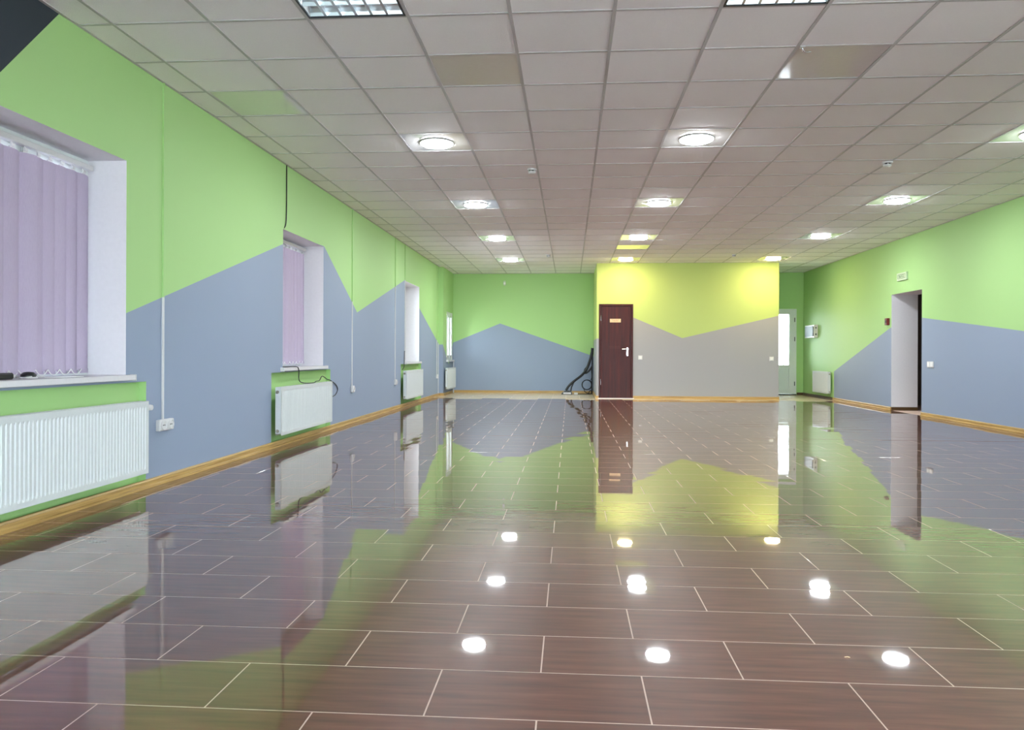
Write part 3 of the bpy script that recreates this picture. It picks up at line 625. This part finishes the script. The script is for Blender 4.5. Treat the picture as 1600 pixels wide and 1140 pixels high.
sub('handle', 'white_plastic', lf, MB().bbox(X0 + 0.085, X0 + 0.115, ya - 0.028, ya - 0.02, 0.95, 1.15, 0.003).tube([(X0 + 0.1, ya - 0.028, 1.08), (X0 + 0.1, ya - 0.06, 1.08), (X0 + 0.21, ya - 0.06, 1.08)], 0.010, 8))
part('threshold', 'grey_rubber', t, MB().box(X0, X1, ya - 0.02, yb, 0.0, 0.025))
# outside; ground kept pale to bounce daylight up to the ceiling
MB().box(-40, 40, YB + 0.3, 60, -0.3, -0.12).build('ground_outside', 'pale_paving', kind='structure', label='pale paved ground outside the back door')
MB().box(XR + 0.44, 60, -30, 11, -0.3, -0.12).build('ground_street', 'pale_paving', kind='structure', label='pale paved ground outside the added side windows')
MB().box(-60, XR + 0.44, -30, YN - 0.2, -0.3, -0.12).build('ground_forecourt', 'pale_paving', kind='structure', label='pale paved forecourt behind the viewpoint')
MB().box(-60, XL - 0.46, YN - 0.2, 60, -0.3, -0.12).build('ground_yard', 'pale_paving', kind='structure', label='pale paved ground outside the windows')
t = thing('railing', 'white railing outside the glazed back door', 'railing', (6.0, 21.4, -0.12))
part('rail', 'pvc_white', t, MB().box(4.6, 7.6, 21.38, 21.42, 0.86, 0.90)); part('rail', 'pvc_white', t, MB().box(4.6, 7.6, 21.38, 21.42, 0.70, 0.73)); part('rail', 'pvc_white', t, MB().box(4.6, 7.6, 21.38, 21.42, 0.05, 0.09))
for k in range(16): part('picket', 'pvc_white', t, MB().box(4.62 + k * 0.19, 4.65 + k * 0.19, 21.385, 21.415, -0.12, 0.88))

# ------------------------------------------------------------------ wall fittings
def switch_y(x, z, label):        # on the partition, facing the room
    t = thing('light_switch', label, 'switch', (x, YP, z), 'light switches on the projecting wall')
    part('plate', 'white_plastic', t, MB().bbox(x - 0.045, x + 0.045, YP - 0.012, YP, z - 0.045, z + 0.045, 0.003)); part('rocker', 'paper', t, MB().bbox(x - 0.03, x + 0.03, YP - 0.018, YP - 0.012, z - 0.03, z + 0.03, 0.003))
switch_y(1.51, 0.885, 'white light switch beside the mahogany door'); switch_y(4.27, 0.87, 'white light switch near the end of the projecting wall')
t = thing('double_switch', 'white double light switch beside the open doorway', 'switch', (XR, 12.33, 0.81))
part('plate', 'white_plastic', t, MB().bbox(XR - 0.012, XR, 12.23, 12.44, 0.765, 0.86, 0.003))
for yy in (12.28, 12.385): part('rocker', 'paper', t, MB().bbox(XR - 0.02, XR - 0.012, yy - 0.036, yy + 0.036, 0.777, 0.848, 0.003))
t = thing('exit_sign', 'pale exit sign with green outline above the open doorway', 'sign', (XR, 13.33, 2.27))
part('body', 'sign_pale', t, MB().bbox(XR - 0.03, XR, 13.15, 13.52, 2.205, 2.335, 0.004))
mb = MB()
for (p, q, r_, s_) in ((13.19, 13.48, 2.235, 2.241), (13.19, 13.48, 2.299, 2.305), (13.19, 13.198, 2.241, 2.299), (13.472, 13.48, 2.241, 2.299)): mb.box(XR - 0.0315, XR - 0.0295, p, q, r_, s_)
part('border', 'sign_green', t, mb)
lettering('lettering', '\u0412\u042b\u0425\u041e\u0414', 0.056, 'sign_green', t, (XR - 0.0308, 13.335, 2.27), (math.pi / 2, 0, -math.pi / 2))
t = thing('fire_call_point', 'small dark red fire call point beside the open doorway', 'alarm', (XR, 13.92, 1.53))
part('box', 'red_plastic', t, MB().bbox(XR - 0.05, XR, 13.87, 13.97, 1.48, 1.60, 0.005)); part('button', 'black_plastic', t, MB().bbox(XR - 0.056, XR - 0.05, 13.895, 13.945, 1.515, 1.565, 0.002))
t = thing('electrical_cabinet', 'white electrical cabinet with smoked cover near the back door', 'cabinet', (XR, 18.1, 1.36))
part('body', 'white_plastic', t, MB().bbox(XR - 0.085, XR, 17.77, 18.45, 1.345, 1.635, 0.006))
dr = part('cover', 'panel_smoke', t, MB().bbox(XR - 0.1, XR - 0.085, 17.82, 18.41, 1.375, 1.605, 0.005))
sub('hinge', 'grey_rubber', dr, MB().tube([(XR - 0.095, 17.81, 1.40), (XR - 0.095, 17.81, 1.44)], 0.010, 8).tube([(XR - 0.095, 17.81, 1.54), (XR - 0.095, 17.81, 1.58)], 0.010, 8))
part('knockout', 'grey_rubber', t, MB().box(XR - 0.06, XR - 0.03, 17.768, 17.771, 1.40, 1.44).box(XR - 0.06, XR - 0.03, 17.768, 17.771, 1.55, 1.58))
t = thing('wall_sensor', 'small pale motion sensor high on the far green wall', 'sensor', (-1.6, YB, 2.68))
part('body', 'sign_pale', t, MB().bbox(-1.63, -1.57, YB - 0.04, YB, 2.62, 2.74, 0.01)); part('lens', 'paper', t, MB().bbox(-1.622, -1.578, YB - 0.046, YB - 0.04, 2.65, 2.70, 0.004))

# ------------------------------------------------------------------ floor tool and cables in the far corner
yv = 18.55
t = thing('vacuum_wand', 'black vacuum cleaner wand and hose with coiled cord leaning in the far corner', 'vacuum wand', (0.3, yv, 0))
part('handle', 'black_plastic', t, MB().tube(smooth_path([(0.535, yv, 1.10), (0.525, yv, 0.98), (0.50, yv, 0.85)]), [0.034] * 6 + [0.038] * 6 + [0.032], 12))
part('tube', 'black_plastic', t, MB().tube(smooth_path([(0.50, yv, 0.87), (0.44, yv - 0.02, 0.68), (0.36, yv - 0.05, 0.54), (0.27, yv - 0.09, 0.44), (0.10, yv - 0.14, 0.31), (-0.02, yv - 0.18, 0.20), (-0.09, yv - 0.2, 0.09)]), 0.029, 12))
part('hose', 'black_plastic', t, MB().tube(smooth_path([(0.50, yv + 0.03, 0.9), (0.42, yv + 0.03, 0.66), (0.36, yv + 0.02, 0.58), (0.37, yv, 0.50), (0.45, yv, 0.55), (0.53, yv + 0.02, 0.66)]), 0.024, 10))
part('stand_pole', 'black_plastic', t, MB().tube([(0.538, yv + 0.02, 1.02), (0.525, yv + 0.03, 0.0)], 0.016, 10))
part('brace', 'black_plastic', t, MB().tube([(0.10, yv - 0.14, 0.30), (0.04, yv - 0.18, 0.17), (0.02, yv - 0.19, 0.06)], 0.017, 8))
hn = part('floor_nozzle', 'black_plastic', t, MB().extrude([(-0.20, 0.0), (0.06, 0.0), (0.05, 0.06), (-0.02, 0.09), (-0.12, 0.08), (-0.19, 0.03)], yv - 0.30, yv - 0.10, lambda u, v, q: (u, q, v)))
sub('side_strip', 'white_plastic', hn, MB().bbox(-0.15, 0.03, yv - 0.308, yv - 0.30, 0.012, 0.05, 0.002))
mb = MB()
for k in range(4):
    r = 0.112 + 0.004 * (k % 2); mb.tube([(0.40 + 0.004 * k + r * math.cos(a), yv - 0.10 + 0.012 * k + 0.0 * a, 0.225 + r * math.sin(a)) for a in [2 * math.pi * i / 28 for i in range(29)]], 0.010, 6, 0, False)
mb.tube(smooth_path([(0.33, yv - 0.08, 0.14), (0.36, yv - 0.06, 0.06), (0.43, yv - 0.05, 0.02), (0.5, yv - 0.1, 0.012), (0.47, yv - 0.18, 0.01), (0.38, yv - 0.16, 0.01), (0.30, yv - 0.14, 0.01), (0.16, yv - 0.18, 0.01)]), 0.008, 6)
mb.tube(smooth_path([(0.47, yv - 0.07, 0.31), (0.52, yv - 0.05, 0.4), (0.51, yv, 0.6)]), 0.007, 6)
mb.tube(smooth_path([(0.44, yv - 0.07, 0.02), (0.49, yv - 0.03, 0.09), (0.53, yv - 0.02, 0.03), (0.52, yv - 0.14, 0.01)]), 0.008, 6)
part('power_cord', 'cable_black', t, mb, label='coiled black cord')
MB().bbox(0.10, 0.19, yv - 0.29, yv - 0.24, 0, 0.045, 0.008).build('plug_adapter', 'white_plastic', label='small white plug on the floor beside the black nozzle', cat='plug')
# a splinter left on the floor
MB().tube([(0.866, 2.50, 0.0018), (0.876, 2.502, 0.0022), (0.882, 2.498, 0.0018)], 0.0009, 6).build('wood_splinter', 'sign_cream', label='tiny pale splinter lying on the brown floor', cat='splinter')
